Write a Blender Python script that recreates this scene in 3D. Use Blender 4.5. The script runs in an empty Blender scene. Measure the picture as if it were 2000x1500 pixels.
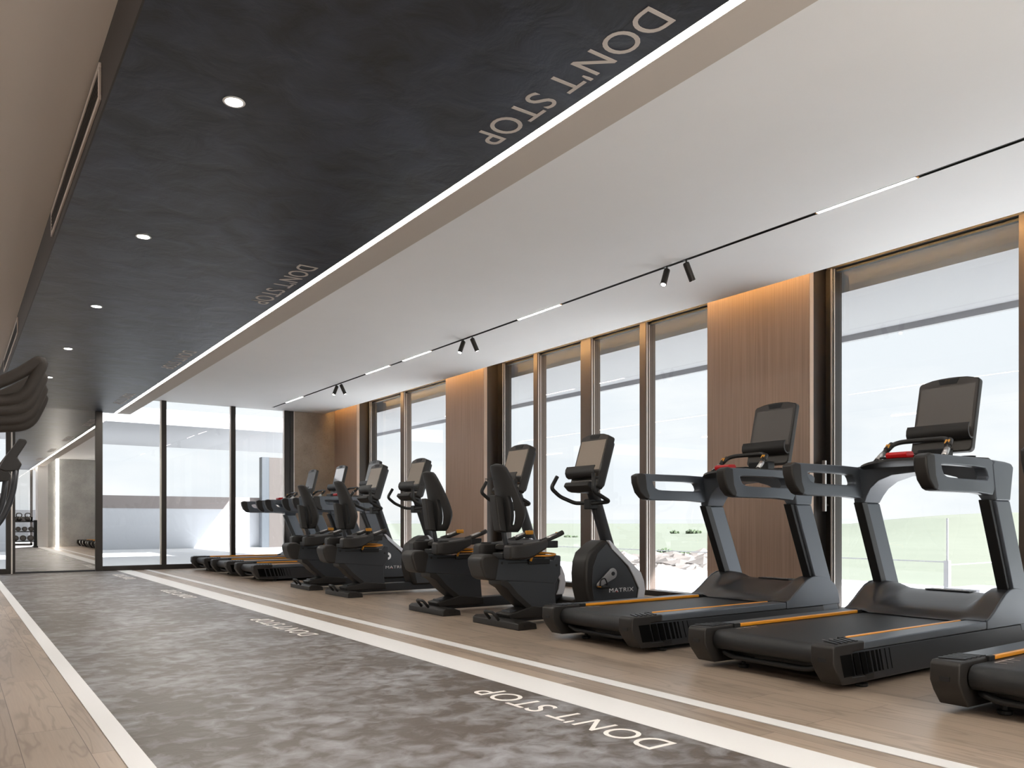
import bpy, bmesh, math, random
from mathutils import Vector, Matrix
R = math.radians
rnd = random.Random(7)
sc = bpy.context.scene
COL = sc.collection

# ------------------------------------------------------------------ materials
def lin(c):
    return tuple(((v / 12.92) if v <= .04045 else ((v + .055) / 1.055) ** 2.4) for v in c)
def rgb(r, g, b):
    return lin((r / 255, g / 255, b / 255)) + (1,)
class NT:
    def __init__(s, name):
        s.m = bpy.data.materials.new(name); s.m.use_nodes = True
        s.t = s.m.node_tree; s.n = s.t.nodes; s.n.clear()
        s.out = s.n.new('ShaderNodeOutputMaterial')
    def add(s, typ, **kw):
        n = s.n.new(typ)
        for k, v in kw.items():
            if k.startswith('_'): setattr(n, k[1:], v)
            else: n.inputs[k.replace('_', ' ')].default_value = v
        return n
    def link(s, a, ao, b, bi):
        s.t.links.new(a.outputs[ao], b.inputs[bi])
def plain(name, col, rough=.5, metal=0, bump=0, bscale=200, spec=.5, var=0, coat=0):
    k = NT(name)
    p = k.add('ShaderNodeBsdfPrincipled'); p.inputs['Base Color'].default_value = col
    p.inputs['Roughness'].default_value = rough; p.inputs['Metallic'].default_value = metal
    p.inputs['Specular IOR Level'].default_value = spec
    p.inputs['Coat Weight'].default_value = coat
    k.link(p, 0, k.out, 0)
    if bump or var:
        tc = k.add('ShaderNodeTexCoord'); no = k.add('ShaderNodeTexNoise'); no.inputs['Scale'].default_value = bscale
        no.inputs['Detail'].default_value = 3
        k.link(tc, 'Object', no, 'Vector')
        if bump:
            b = k.add('ShaderNodeBump'); b.inputs['Strength'].default_value = bump; b.inputs['Distance'].default_value = .002
            k.link(no, 'Fac', b, 'Height'); k.link(b, 0, p, 'Normal')
        if var:
            mx = k.add('ShaderNodeMix', _data_type='RGBA'); mx.inputs['A'].default_value = tuple(c * (1 - var) for c in col[:3]) + (1,)
            mx.inputs['B'].default_value = tuple(min(1, c * (1 + var)) for c in col[:3]) + (1,)
            k.link(no, 'Fac', mx, 'Factor'); k.link(mx, 'Result', p, 'Base Color')
    return k.m
def emit(name, col, s):
    k = NT(name); e = k.add('ShaderNodeEmission'); e.inputs[0].default_value = col; e.inputs[1].default_value = s
    k.link(e, 0, k.out, 0); return k.m
def glass_mat(name, tint=(.96, .98, .975, 1), refl=1.0):
    k = NT(name)
    t = k.add('ShaderNodeBsdfTransparent'); t.inputs[0].default_value = tint
    g = k.add('ShaderNodeBsdfGlossy'); g.inputs['Roughness'].default_value = .0
    fr = k.add('ShaderNodeFresnel'); fr.inputs['IOR'].default_value = 1.5
    # same reflectance seen from both sides of the pane
    lw = k.add('ShaderNodeLayerWeight'); lw.inputs['Blend'].default_value = .5
    pw = k.add('ShaderNodeMath', _operation='POWER'); pw.inputs[1].default_value = 4.0
    ml = k.add('ShaderNodeMath', _operation='MULTIPLY_ADD'); ml.inputs[1].default_value = .85 * refl; ml.inputs[2].default_value = .05 * refl
    k.link(lw, 'Facing', pw, 0); k.link(pw, 0, ml, 0)
    mx = k.add('ShaderNodeMixShader'); k.link(ml, 0, mx, 0); k.link(t, 0, mx, 1); k.link(g, 0, mx, 2)
    k.n.remove(fr)
    k.link(mx, 0, k.out, 0); return k.m
def mottled(name, dark, light, rough, scale=(1.6, 3.2, 1), bump=.15, lo=.42, hi=.72):
    k = NT(name)
    p = k.add('ShaderNodeBsdfPrincipled'); p.inputs['Roughness'].default_value = rough
    tc = k.add('ShaderNodeTexCoord'); mp = k.add('ShaderNodeMapping'); mp.inputs['Scale'].default_value = scale
    k.link(tc, 'Object', mp, 0)
    n1 = k.add('ShaderNodeTexNoise'); n1.inputs['Scale'].default_value = 3.0; n1.inputs['Detail'].default_value = 5; n1.inputs['Roughness'].default_value = .55; n1.inputs['Distortion'].default_value = .5
    n2 = k.add('ShaderNodeTexNoise'); n2.inputs['Scale'].default_value = .6; n2.inputs['Detail'].default_value = 2
    k.link(mp, 0, n1, 'Vector'); k.link(mp, 0, n2, 'Vector')
    mu = k.add('ShaderNodeMath', _operation='MULTIPLY_ADD'); mu.inputs[1].default_value = .45; k.link(n2, 'Fac', mu, 0)
    m2 = k.add('ShaderNodeMath', _operation='MULTIPLY'); m2.inputs[1].default_value = .62; k.link(n1, 'Fac', m2, 0); k.link(m2, 0, mu, 2)
    cr = k.add('ShaderNodeValToRGB'); cr.color_ramp.elements[0].position = lo; cr.color_ramp.elements[1].position = hi
    cr.color_ramp.elements[0].color = dark; cr.color_ramp.elements[1].color = light
    k.link(mu, 0, cr, 0); k.link(cr, 0, p, 'Base Color')
    b = k.add('ShaderNodeBump'); b.inputs['Strength'].default_value = bump; b.inputs['Distance'].default_value = .02
    k.link(n1, 'Fac', b, 'Height'); k.link(b, 0, p, 'Normal')
    k.link(p, 0, k.out, 0); return k.m
def wood(name, c1, c2, c3, rough, along='Y', planks=True, coat=0):
    k = NT(name)
    p = k.add('ShaderNodeBsdfPrincipled'); p.inputs['Roughness'].default_value = rough
    tc = k.add('ShaderNodeTexCoord')
    sx = k.add('ShaderNodeSeparateXYZ'); k.link(tc, 'Object', sx, 0)
    cb = k.add('ShaderNodeCombineXYZ')   # cb.x = along grain, cb.y = across
    if along == 'Y': k.link(sx, 'Y', cb, 0); k.link(sx, 'X', cb, 1); k.link(sx, 'Z', cb, 2)
    else: k.link(sx, 'Z', cb, 0); k.link(sx, 'Y', cb, 1); k.link(sx, 'X', cb, 2)
    vec = cb
    if planks:
        br = k.add('ShaderNodeTexBrick'); br.offset = .37; br.inputs['Scale'].default_value = 1
        br.inputs['Brick Width'].default_value = 1.25; br.inputs['Row Height'].default_value = .21; br.inputs['Mortar Size'].default_value = .0012
        br.inputs['Color1'].default_value = (0, 0, 0, 1); br.inputs['Color2'].default_value = (1, 1, 1, 1); br.inputs['Mortar'].default_value = (.5, .5, .5, 1)
        k.link(cb, 0, br, 'Vector')
        va = k.add('ShaderNodeVectorMath', _operation='MULTIPLY_ADD'); va.inputs[1].default_value = (7, 9, 13)
        k.link(br, 'Color', va, 0); k.link(cb, 0, va, 2); vec = va
    m1 = k.add('ShaderNodeMapping'); m1.inputs['Scale'].default_value = (.75, 6, 6) if planks else (.5, 9, 9)
    k.link(vec, 0, m1, 0)
    w = k.add('ShaderNodeTexNoise'); w.inputs['Scale'].default_value = 1.3; w.inputs['Detail'].default_value = 3; w.inputs['Distortion'].default_value = .5
    k.link(m1, 0, w, 'Vector')
    wm = k.add('ShaderNodeMath', _operation='MULTIPLY'); wm.inputs[1].default_value = 30 if planks else 10; k.link(w, 'Fac', wm, 0)
    ws = k.add('ShaderNodeMath', _operation='SINE'); k.link(wm, 0, ws, 0)
    wa = k.add('ShaderNodeMath', _operation='MULTIPLY_ADD'); wa.inputs[1].default_value = .5; wa.inputs[2].default_value = .5; k.link(ws, 0, wa, 0)
    m2 = k.add('ShaderNodeMapping'); m2.inputs['Scale'].default_value = (4, 130, 130) if planks else (1.0, 90, 90)
    k.link(vec, 0, m2, 0)
    f = k.add('ShaderNodeTexNoise'); f.inputs['Scale'].default_value = 1; f.inputs['Detail'].default_value = 4
    k.link(m2, 0, f, 'Vector')
    a = k.add('ShaderNodeMix', _data_type='RGBA'); a.inputs['A'].default_value = c1; a.inputs['B'].default_value = c2; k.link(f, 'Fac', a, 'Factor')
    pw = k.add('ShaderNodeMath', _operation='POWER'); pw.inputs[1].default_value = 9 if planks else 5; k.link(wa, 0, pw, 0)
    pm = k.add('ShaderNodeMath', _operation='MULTIPLY'); pm.inputs[1].default_value = .42 if planks else .30; k.link(pw, 0, pm, 0)
    b = k.add('ShaderNodeMix', _data_type='RGBA'); b.inputs['B'].default_value = c3; k.link(a, 'Result', b, 'A'); k.link(pm, 0, b, 'Factor')
    last = b
    if planks:
        hs = k.add('ShaderNodeHueSaturation'); k.link(b, 'Result', hs, 'Color')
        vm = k.add('ShaderNodeMath', _operation='MULTIPLY_ADD'); vm.inputs[1].default_value = .34; vm.inputs[2].default_value = .83; k.link(br, 'Color', vm, 0); k.link(vm, 0, hs, 'Value')
        mo = k.add('ShaderNodeMix', _data_type='RGBA'); mo.inputs['B'].default_value = tuple(c * .45 for c in c3[:3]) + (1,)
        k.link(hs, 0, mo, 'A'); k.link(br, 'Fac', mo, 'Factor'); last = mo
        k.link(last, 'Result', p, 'Base Color')
    else:
        k.link(last, 'Result', p, 'Base Color')
    bu = k.add('ShaderNodeBump'); bu.inputs['Strength'].default_value = .12; bu.inputs['Distance'].default_value = .002
    k.link(f, 'Fac', bu, 'Height'); k.link(bu, 0, p, 'Normal')
    k.link(p, 0, k.out, 0); return k.m
def concrete(name, c1, c2, pits=.5):
    k = NT(name)
    p = k.add('ShaderNodeBsdfPrincipled'); p.inputs['Roughness'].default_value = .75
    tc = k.add('ShaderNodeTexCoord')
    n1 = k.add('ShaderNodeTexNoise'); n1.inputs['Scale'].default_value = 1.7; n1.inputs['Detail'].default_value = 7; n1.inputs['Roughness'].default_value = .6
    n2 = k.add('ShaderNodeTexNoise'); n2.inputs['Scale'].default_value = 45; n2.inputs['Detail'].default_value = 3
    k.link(tc, 'Object', n1, 'Vector'); k.link(tc, 'Object', n2, 'Vector')
    cr = k.add('ShaderNodeValToRGB'); cr.color_ramp.elements[0].position = .32; cr.color_ramp.elements[1].position = .68
    cr.color_ramp.elements[0].color = c1; cr.color_ramp.elements[1].color = c2; k.link(n1, 'Fac', cr, 0)
    c3 = k.add('ShaderNodeValToRGB'); c3.color_ramp.elements[0].position = .30; c3.color_ramp.elements[1].position = .42
    c3.color_ramp.elements[0].color = (1 - pits, 1 - pits, 1 - pits, 1); c3.color_ramp.elements[1].color = (1, 1, 1, 1); k.link(n2, 'Fac', c3, 0)
    mx = k.add('ShaderNodeMix', _data_type='RGBA', _blend_type='MULTIPLY'); mx.inputs['Factor'].default_value = 1
    k.link(cr, 0, mx, 'A'); k.link(c3, 0, mx, 'B'); k.link(mx, 'Result', p, 'Base Color')
    b = k.add('ShaderNodeBump'); b.inputs['Strength'].default_value = .3; b.inputs['Distance'].default_value = .004; k.link(n2, 'Fac', b, 'Height'); k.link(b, 0, p, 'Normal')
    k.link(p, 0, k.out, 0); return k.m

M = dict(
    white=plain('white_plaster', rgb(240, 240, 241), .8, var=.02, bscale=2),
    beige=plain('warm_plaster', rgb(222, 215, 208), .8),
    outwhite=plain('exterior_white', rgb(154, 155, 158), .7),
    yardwhite=plain('courtyard_render', rgb(196, 199, 204), .7),
    terrace=plain('terrace_stone', rgb(232, 233, 235), .6, var=.03, bscale=3),
    lip=plain('ceiling_edge_plaster', rgb(198, 190, 182), .8),
    darkceil=mottled('dark_microcement_ceiling', rgb(20, 22, 27), rgb(56, 63, 80), .42, scale=(1.5, 1.5, 1), bump=.35, lo=.40, hi=.75),
    track=mottled('grey_mottled_track', rgb(82, 73, 66), rgb(148, 147, 151), .44, scale=(3.2, 3.2, 1), bump=.25, lo=.48, hi=.72),
    riser=plain('dark_brown_riser', rgb(52, 45, 41), .6),
    line=plain('white_floor_paint', rgb(228, 227, 227), .45),
    letter=plain('pale_lettering', rgb(236, 231, 226), .5),
    letterceil=plain('grey_lettering', rgb(204, 196, 190), .6),
    floorw=wood('oak_floor', rgb(150, 134, 119), rgb(172, 155, 139), rgb(106, 88, 74), .36, 'Y', True),
    wallw=wood('walnut_wall_panel', rgb(132, 107, 92), rgb(192, 164, 145), rgb(96, 75, 64), .5, 'Z', False),
    panelside=plain('pale_panel_edge', rgb(190, 168, 152), .5),
    conc=concrete('brown_concrete', rgb(146, 132, 118), rgb(174, 160, 145), .25),
    conc2=concrete('grey_concrete', rgb(172, 172, 170), rgb(200, 200, 198), .25),
    frame=plain('dark_bronze_frame', rgb(48, 43, 40), .35, metal=.4),
    frameb=plain('bronze_frame_face', rgb(96, 84, 76), .38, metal=.4),
    alu=plain('pale_aluminium', rgb(222, 214, 208), .3, metal=.5),
    glass=glass_mat('window_glass'),
    glass2=glass_mat('balustrade_glass', refl=.5),
    mirror=plain('mirror_silver', (.74, .73, .72, 1), .0, metal=1.0),
    led=emit('led_warm_white', (1, .94, .84, 1), 50),
    led2=emit('led_neutral', (1, .96, .91, 1), 34),
    cove=emit('led_amber_cove', (1, .60, .22, 1), 330),
    dl=emit('downlight_glow', (1, .96, .88, 1), 40),
    spotg=emit('spot_glow', (1, .97, .92, 1), 25),
    void=plain('vent_void', rgb(4, 4, 4), .9, spec=.1),
    black=plain('black_satin', rgb(16, 16, 17), .5),
    trackm=plain('black_rail', rgb(14, 14, 15), .5),
    spotb=plain('spot_body', rgb(52, 48, 45), .4, metal=.3),
    vent=plain('vent_frame', rgb(205, 192, 182), .5),
    ventd=plain('vent_dark', rgb(30, 27, 26), .6),
    frame_tm=plain('graphite_metal', rgb(94, 100, 108), .40, metal=.35, bump=.03, bscale=400),
    side_tm=plain('graphite_side', rgb(50, 52, 56), .42, metal=.2),
    plast=plain('black_brown_plastic', rgb(33, 30, 28), .48, bump=.06, bscale=500),
    hood=plain('dark_hood', rgb(48, 48, 51), .38),
    belt=plain('rubber_belt', rgb(25, 26, 28), .45, bump=.5, bscale=700),
    orange=plain('orange_strip', rgb(236, 156, 36), .32, coat=.4),
    yellow=plain('amber_button', rgb(214, 146, 30), .4),
    red=plain('red_stop', rgb(196, 16, 22), .35),
    chrome=plain('brushed_steel', rgb(205, 203, 202), .28, metal=.85),
    mark=plain('belt_print', rgb(190, 182, 176), .6),
    screen=plain('screen_glass', rgb(120, 116, 112), .07, metal=.55, spec=.8),
    screenb=plain('bike_screen_glass', rgb(214, 200, 184), .10, metal=.9),
    bezel=plain('screen_bezel', rgb(70, 66, 63), .3),
    bikegrey=plain('blue_grey_panel', rgb(62, 65, 70), .4, metal=.15),
    silver=plain('silver_trim', rgb(218, 221, 228), .38, metal=.2),
    seat=plain('black_upholstery', rgb(35, 34, 34), .6, bump=.25, bscale=600),
    foam=plain('brown_black_foam', rgb(48, 42, 37), .65, bump=.5, bscale=500),
    textdark=plain('dark_print', rgb(26, 26, 27), .5),
    textw=plain('white_print', rgb(228, 228, 230), .5),
    grass=plain('pale_grass', rgb(112, 117, 104), .95, var=.10, bscale=.25),
    rockm=plain('pale_rock', rgb(120, 112, 108), .95, var=.2, bscale=1.2),
    hillm=plain('dry_hill', rgb(178, 172, 160), .95, var=.12, bscale=.15),
    bush=plain('bush_green', rgb(84, 96, 74), .95, var=.25, bscale=3),
    parapet=plain('taupe_parapet', rgb(138, 130, 128), .5),
    steelb=plain('blue_grey_column', rgb(50, 56, 62), .35),
    iron=plain('cast_iron', rgb(62, 58, 55), .45),
    dbend=plain('dumbbell_end', rgb(96, 93, 90), .4, metal=.3),
)

# ------------------------------------------------------------------ mesh helpers
def link(o, parent=None):
    COL.objects.link(o)
    if parent is not None: o.parent = parent
    return o
def mobj(name, bm, mat, parent=None, smooth=False, bevel=0, seg=2, angle=40, loc=None):
    bmesh.ops.recalc_face_normals(bm, faces=bm.faces)
    me = bpy.data.meshes.new(name); bm.to_mesh(me); bm.free()
    mats = mat if isinstance(mat, (list, tuple)) else [mat]
    for m_ in mats: me.materials.append(M[m_])
    o = bpy.data.objects.new(name, me); link(o, parent)
    if loc is not None: o.location = loc
    if bevel:
        b = o.modifiers.new('bevel', 'BEVEL'); b.width = bevel; b.segments = seg; b.limit_method = 'ANGLE'; b.angle_limit = R(angle)
        b.harden_normals = False
        smooth = True
    if smooth:
        for p in me.polygons: p.use_smooth = True
        if bevel:
            w = o.modifiers.new('wn', 'WEIGHTED_NORMAL'); w.keep_sharp = False
    return o
def box(bm, x0, x1, y0, y1, z0, z1, mi=0):
    v = [bm.verts.new(c) for c in ((x0, y0, z0), (x1, y0, z0), (x1, y1, z0), (x0, y1, z0), (x0, y0, z1), (x1, y0, z1), (x1, y1, z1), (x0, y1, z1))]
    for f in ((0, 3, 2, 1), (4, 5, 6, 7), (0, 1, 5, 4), (1, 2, 6, 5), (2, 3, 7, 6), (3, 0, 4, 7)):
        bm.faces.new([v[i] for i in f]).material_index = mi
    return v
def B(name, b, mat, parent=None, bevel=0, **k):
    bm = bmesh.new()
    for q in (b if isinstance(b[0], (list, tuple)) else [b]): box(bm, *q)
    return mobj(name, bm, mat, parent, bevel=bevel, **k)
def prism(bm, pts, y0, y1, mi=0):
    """polygon in (x,z) extruded along y"""
    a = [bm.verts.new((x, y0, z)) for x, z in pts]; b = [bm.verts.new((x, y1, z)) for x, z in pts]
    n = len(pts)
    bm.faces.new(a).material_index = mi; bm.faces.new(b[::-1]).material_index = mi
    for i in range(n):
        bm.faces.new((a[i], b[i], b[(i + 1) % n], a[(i + 1) % n])).material_index = mi
def ringprism(bm, outer, inner, y0, y1):
    n = len(outer)
    V = [[bm.verts.new((x, y, z)) for x, z in P] for P, y in ((outer, y0), (outer, y1), (inner, y0), (inner, y1))]
    for i in range(n):
        j = (i + 1) % n
        bm.faces.new((V[0][i], V[0][j], V[1][j], V[1][i])); bm.faces.new((V[2][j], V[2][i], V[3][i], V[3][j]))
        bm.faces.new((V[0][j], V[0][i], V[2][i], V[2][j])); bm.faces.new((V[1][i], V[1][j], V[3][j], V[3][i]))
def smoothpath(pts, r, n=6):
    """round the corners of a polyline"""
    P = [Vector(p) for p in pts]; out = [P[0]]
    for i in range(1, len(P) - 1):
        a, b, c = P[i - 1], P[i], P[i + 1]
        ra = min(r, (a - b).length * .45); rc = min(r, (c - b).length * .45)
        p0 = b + (a - b).normalized() * ra; p2 = b + (c - b).normalized() * rc
        for k in range(n + 1):
            t = k / n; out.append(p0 * (1 - t) ** 2 + b * 2 * t * (1 - t) + p2 * t * t)
    out.append(P[-1]); return out
def tube(bm, pts, r, seg=12, round_=.05, cap=True, closed=False, sx=1.0):
    P = smoothpath(pts, round_) if round_ else [Vector(p) for p in pts]
    Q = [P[0]]
    for p in P[1:]:
        if (p - Q[-1]).length > 1e-5: Q.append(p)
    P = Q; rings = []; up = None
    rr = r if isinstance(r, (list, tuple)) else None
    for i, p in enumerate(P):
        d = (P[min(i + 1, len(P) - 1)] - P[max(i - 1, 0)]).normalized()
        if up is None:
            up = Vector((0, 0, 1)) if abs(d.z) < .9 else Vector((0, 1, 0))
        s = d.cross(up).normalized(); up = s.cross(d).normalized()
        q = (rr[0] + (rr[1] - rr[0]) * i / (len(P) - 1)) if rr else r
        rings.append([bm.verts.new(p + (s * math.cos(a) * sx + up * math.sin(a)) * q) for a in (2 * math.pi * k / seg for k in range(seg))])
    for a, b in zip(rings, rings[1:]):
        for k in range(seg): bm.faces.new((a[k], a[(k + 1) % seg], b[(k + 1) % seg], b[k]))
    if cap:
        bm.faces.new(rings[0][::-1]); bm.faces.new(rings[-1])
def T(name, pts, r, mat, parent=None, **k):
    bm = bmesh.new(); tube(bm, pts, r, **k)
    return mobj(name, bm, mat, parent, bevel=0, smooth=True)
def lathe(bm, prof, c=(0, 0, 0), seg=20, axis='z'):
    """prof = (radius, height)"""
    rings = []
    for r, h in prof:
        ring = []
        for k in range(seg):
            a = 2 * math.pi * k / seg; u, v = r * math.cos(a), r * math.sin(a)
            co = {'z': (u, v, h), 'y': (u, h, v), 'x': (h, u, v)}[axis]
            ring.append(bm.verts.new((co[0] + c[0], co[1] + c[1], co[2] + c[2])))
        rings.append(ring)
    for a, b in zip(rings, rings[1:]):
        for k in range(seg): bm.faces.new((a[k], a[(k + 1) % seg], b[(k + 1) % seg], b[k]))
    bm.faces.new(rings[0][::-1]); bm.faces.new(rings[-1])
def grid(bm, rows):
    V = [[bm.verts.new(p) for p in r] for r in rows]
    for i in range(len(V) - 1):
        for j in range(len(V[0]) - 1): bm.faces.new((V[i][j], V[i][j + 1], V[i + 1][j + 1], V[i + 1][j]))
    return V
def text_obj(name, s, size, depth, origin, xa, ya, mat, parent=None, length=None, height=None, spacing=1.0):
    """text with its x axis along xa, up along ya; fitted to length and height"""
    cu = bpy.data.curves.new('t', 'FONT'); cu.body = s; cu.size = 1; cu.space_character = spacing
    cu.align_x = 'LEFT'; cu.resolution_u = 5
    t = bpy.data.objects.new('t', cu); COL.objects.link(t)
    dg = bpy.context.evaluated_depsgraph_get(); me = bpy.data.meshes.new_from_object(t.evaluated_get(dg))
    bpy.data.objects.remove(t); bpy.data.curves.remove(cu)
    xs = [v.co.x for v in me.vertices]; ys = [v.co.y for v in me.vertices]
    x0, x1, y0, y1 = min(xs), max(xs), min(ys), max(ys)
    kx = length / (x1 - x0) if length else size; ky = height / (y1 - y0) if height else size
    xa = Vector(xa).normalized(); ya = Vector(ya).normalized(); na = xa.cross(ya); O = Vector(origin)
    bm = bmesh.new(); bm.from_mesh(me); bpy.data.meshes.remove(me)
    r = bmesh.ops.extrude_face_region(bm, geom=bm.faces[:])
    top = set(g for g in r['geom'] if isinstance(g, bmesh.types.BMVert))
    for v in bm.verts:
        v.co = O + xa * (v.co.x - x0) * kx + ya * (v.co.y - y0) * ky + na * (depth if v in top else 0)
    return mobj(name, bm, mat, parent)
def thing(name, label, cat, loc=(0, 0, 0), group=None, rz=0):
    o = bpy.data.objects.new(name, None); COL.objects.link(o); o.location = loc; o.rotation_euler = (0, 0, rz)
    o.empty_display_size = .1; o['kind'] = 'thing'
    tag(o, label, cat, group); return o
def tag(o, label, cat, group=None, kind=None):
    o['label'] = label; o['category'] = cat
    if group: o['group'] = group
    elif 'group' in o: del o['group']
    if kind: o['kind'] = kind
    return o
def st(o): o['kind'] = 'structure'; return o
def relabel(o, label): o['label'] = label; return o
def dup(src, loc, label=None, group=None):
    kids = {}
    for o in COL.objects:
        if o.parent: kids.setdefault(o.parent.name, []).append(o)
    r = src.copy(); COL.objects.link(r); r.location = loc
    def rec(a, b):
        for ch in kids.get(a.name, []):
            c = ch.copy(); COL.objects.link(c); c.parent = b
            c.matrix_parent_inverse = ch.matrix_parent_inverse.copy(); rec(ch, c)
    rec(src, r)
    if label: r['label'] = label
    if group: r['group'] = group
    return r

ZD, ZW, YB, XG = 2.77, 3.05, 15.45, 6.72     # dropped ceiling, white ceiling, end wall, side glazing
YR = -.75                                    # wall behind the camera
# ------------------------------------------------------------------ setting
st(B('floor', (-5, 6.95, -3.2, YB + .12, -.12, 0), 'floorw'))
st(B('floor', (.58, 2.37, -3.2, YB, 0.0005, .003), 'track'))
st(B('trim_1', (.50, .58, -3.2, YB, 0.0006, .004), 'line'))
st(B('trim_2', (2.37, 2.61, -3.2, YB, 0.0006, .004), 'line'))
st(B('trim_3', (2.81, 2.90, -3.2, YB, 0.0006, .004), 'line'))
# white ceiling right of the dropped panel, with a gap along the wall for the amber cove
bm = bmesh.new()
box(bm, 2.611, 5.02, -3.2, YB + .12, ZW, ZW + .10); box(bm, 5.06, 6.21, -3.2, YB + .12, ZW, ZW + .10)
box(bm, 5.02, 5.06, -3.2, YB, ZW + .03, ZW + .10); box(bm, 5.02, 5.06, 15.16, YB + .12, ZW, ZW + .03)
box(bm, 2.60, 7.0, -3.2, YB, ZW + .24, ZW + .34)
st(mobj('ceiling', bm, 'white'))
st(B('ceiling', (-5, .60, -3.2, YB + .12, ZW, ZW + .30), 'beige'))
st(B('ceiling', (.583, 2.345, -3.2, YB + .12, ZD, ZD + .20), 'darkceil'))
bm = bmesh.new(); box(bm, 2.39, 2.61, -3.2, YB + .12, ZD, ZW + .01); box(bm, 2.345, 2.39, -3.2, YB + .12, ZD + .03, ZD + .2); box(bm, .6, 2.4, -3.2, YB + .12, ZD + .2, ZW + .1)
st(mobj('ceiling', bm, 'lip'))
st(B('trim_4', (.575, .583, -3.2, YB + .12, ZD, ZW), 'riser'))
# walls
st(B('wall_left', (-5.15, -5, -3.2, YB + .15, 0, ZW + .3), 'conc2'))
st(B('wall_back', (5.57, 6.95, YB, YB + .25, 0, ZW + .34), 'conc'))
bm = bmesh.new(); box(bm, 2.72, 7.0, YR - .2, YR, 0, ZW + .3)
st(mobj('wall_rear', bm, 'conc2'))
st(B('wall_rear', (2.42, 2.72, YR - .9, YR + .02, 0, ZW + .0), 'white'))
st(B('wall_rear', (-5, -1.2, YR - 2.4, YR - 2.2, 0, ZW + .3), 'white'))
def panel(y0, y1):
    bm = bmesh.new(); box(bm, 6.41, 6.47, y0, y1, 0, ZW + .16)
    o = st(mobj('wall_right', bm, 'wallw'))
    bm = bmesh.new(); box(bm, 6.414, 6.468, y0 - .006, y0 - .0005, 0, ZW + .16)
    mobj('panel_edge', bm, 'panelside', o)
    bm = bmesh.new(); box(bm, 6.47, 6.78, y0 + .012, y1, 0, ZW + .24)
    mobj('reveal', bm, 'frame', o)
    return o
panel(14.36, 15.44); panel(9.86, 10.96); panel(4.41, 5.61)
# amber LED coves above the panels
wt = thing('cove_light', 'long amber strip light hidden in the ceiling gap above the walnut wall panels', 'strip light', (6.225, 0, ZW + .11))
B('housing', [(-.095, -.03, YR + .01, YB - .01, -.002, .004), (-.028, -.018, YR + .01, YB - .01, -.002, .032)], 'white', wt)
B('diffuser', (-.08, -.045, YR + .02, YB - .05, .004, .010), 'cove', wt)
wt.location.z = ZW + .103

def frame_v(bm, y0, y1, x0=6.63, x1=6.80, z1=3.22):
    box(bm, x0, x1, y0, y1, 0, z1)
def side_window(n, y0, y1, mull, jamb=True):
    w = bpy.data.objects.new('window_%d' % n, None); COL.objects.link(w); w['kind'] = 'structure'
    bm = bmesh.new()
    box(bm, 6.64, 6.80, y0, y1, 0.001, .06); box(bm, 6.66, 6.80, y0, y1, 3.19, 3.25)
    if jamb: box(bm, 6.66, 6.80, y0, y0 + .085, .06, 3.19)
    mobj('frame', bm, 'frame', w, bevel=.004)
    ed = [y0 + (.085 if jamb else 0)] + [e for m in mull for e in m] + [y1]
    for a, b in mull:
        bm = bmesh.new(); box(bm, 6.645, 6.81, a, b, .06, 3.19)
        mm = mobj('mullion', bm, 'frameb', w, bevel=.004)
    bm = bmesh.new()
    for a in [m[0] for m in mull]:
        box(bm, 6.66, 6.675, a - .006, a - .0005, .06, 3.19); box(bm, 6.70, 6.71, a - .006, a - .0005, .06, 3.19)
    if jamb: box(bm, 6.645, 6.659, y0 + .03, y0 + .06, .06, 3.19)
    mobj('gasket', bm, 'alu', w)
    for i in range(0, len(ed), 2):
        bm = bmesh.new(); box(bm, 6.722, 6.734, ed[i], ed[i + 1], .06, 3.19)
        # a pane is one sheet: keep only the room-side face
        bmesh.ops.delete(bm, geom=[f for f in bm.faces if not (abs(f.calc_center_median().x - 6.722) < 1e-4)], context='FACES')
        mobj('pane', bm, 'glass', w)
        bm = bmesh.new(); zt = 3.19
        box(bm, 6.70, 6.75, ed[i], ed[i + 1], zt - .025, zt - .001); mobj('top_rail', bm, 'black', w)
    return w
# glazing bays run from the near edge (small y) to the far edge (large y)
side_window(1, 11.00 - .04, 14.35, [(12.86, 12.98)])
side_window(2, 5.61, 9.85, [(6.75, 6.85), (7.73, 7.93), (8.86, 8.95)])
side_window(3, YR, 4.40, [(.9, 1.02), (2.62, 2.76)])
# jambs on the far side of each bay (against the panel's near face)
for y0, y1 in ((9.70, 9.855), (4.33, 4.405), (14.27, 14.352)):
    o = st(B('trim_5', (6.655, 6.80, y0, y1, .061, 3.189), 'frame', bevel=.004))
    c = B('gasket', [(6.648, 6.6545, y0 + .005, y0 + .02, .06, 3.19), (6.67, 6.68, y0 - .006, y0 - .0005, .06, 3.19)], 'alu', o)
# pull handle on the sliding door frame
h = thing('door_handle', 'slim dark pull handle on the sliding door frame beside the nearest walnut panel', 'handle', (6.60, 4.45, 0))
B('grip', (-.012, .012, -.018, .018, .95, 1.42), 'chrome', h, bevel=.004)
B('bracket', (.0, .062, -.01, .01, 1.0, 1.02), 'frame', h); B('bracket', (.0, .062, -.01, .01, 1.35, 1.37), 'frame', h)
h.location = (6.585, 4.372, 0)

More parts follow.
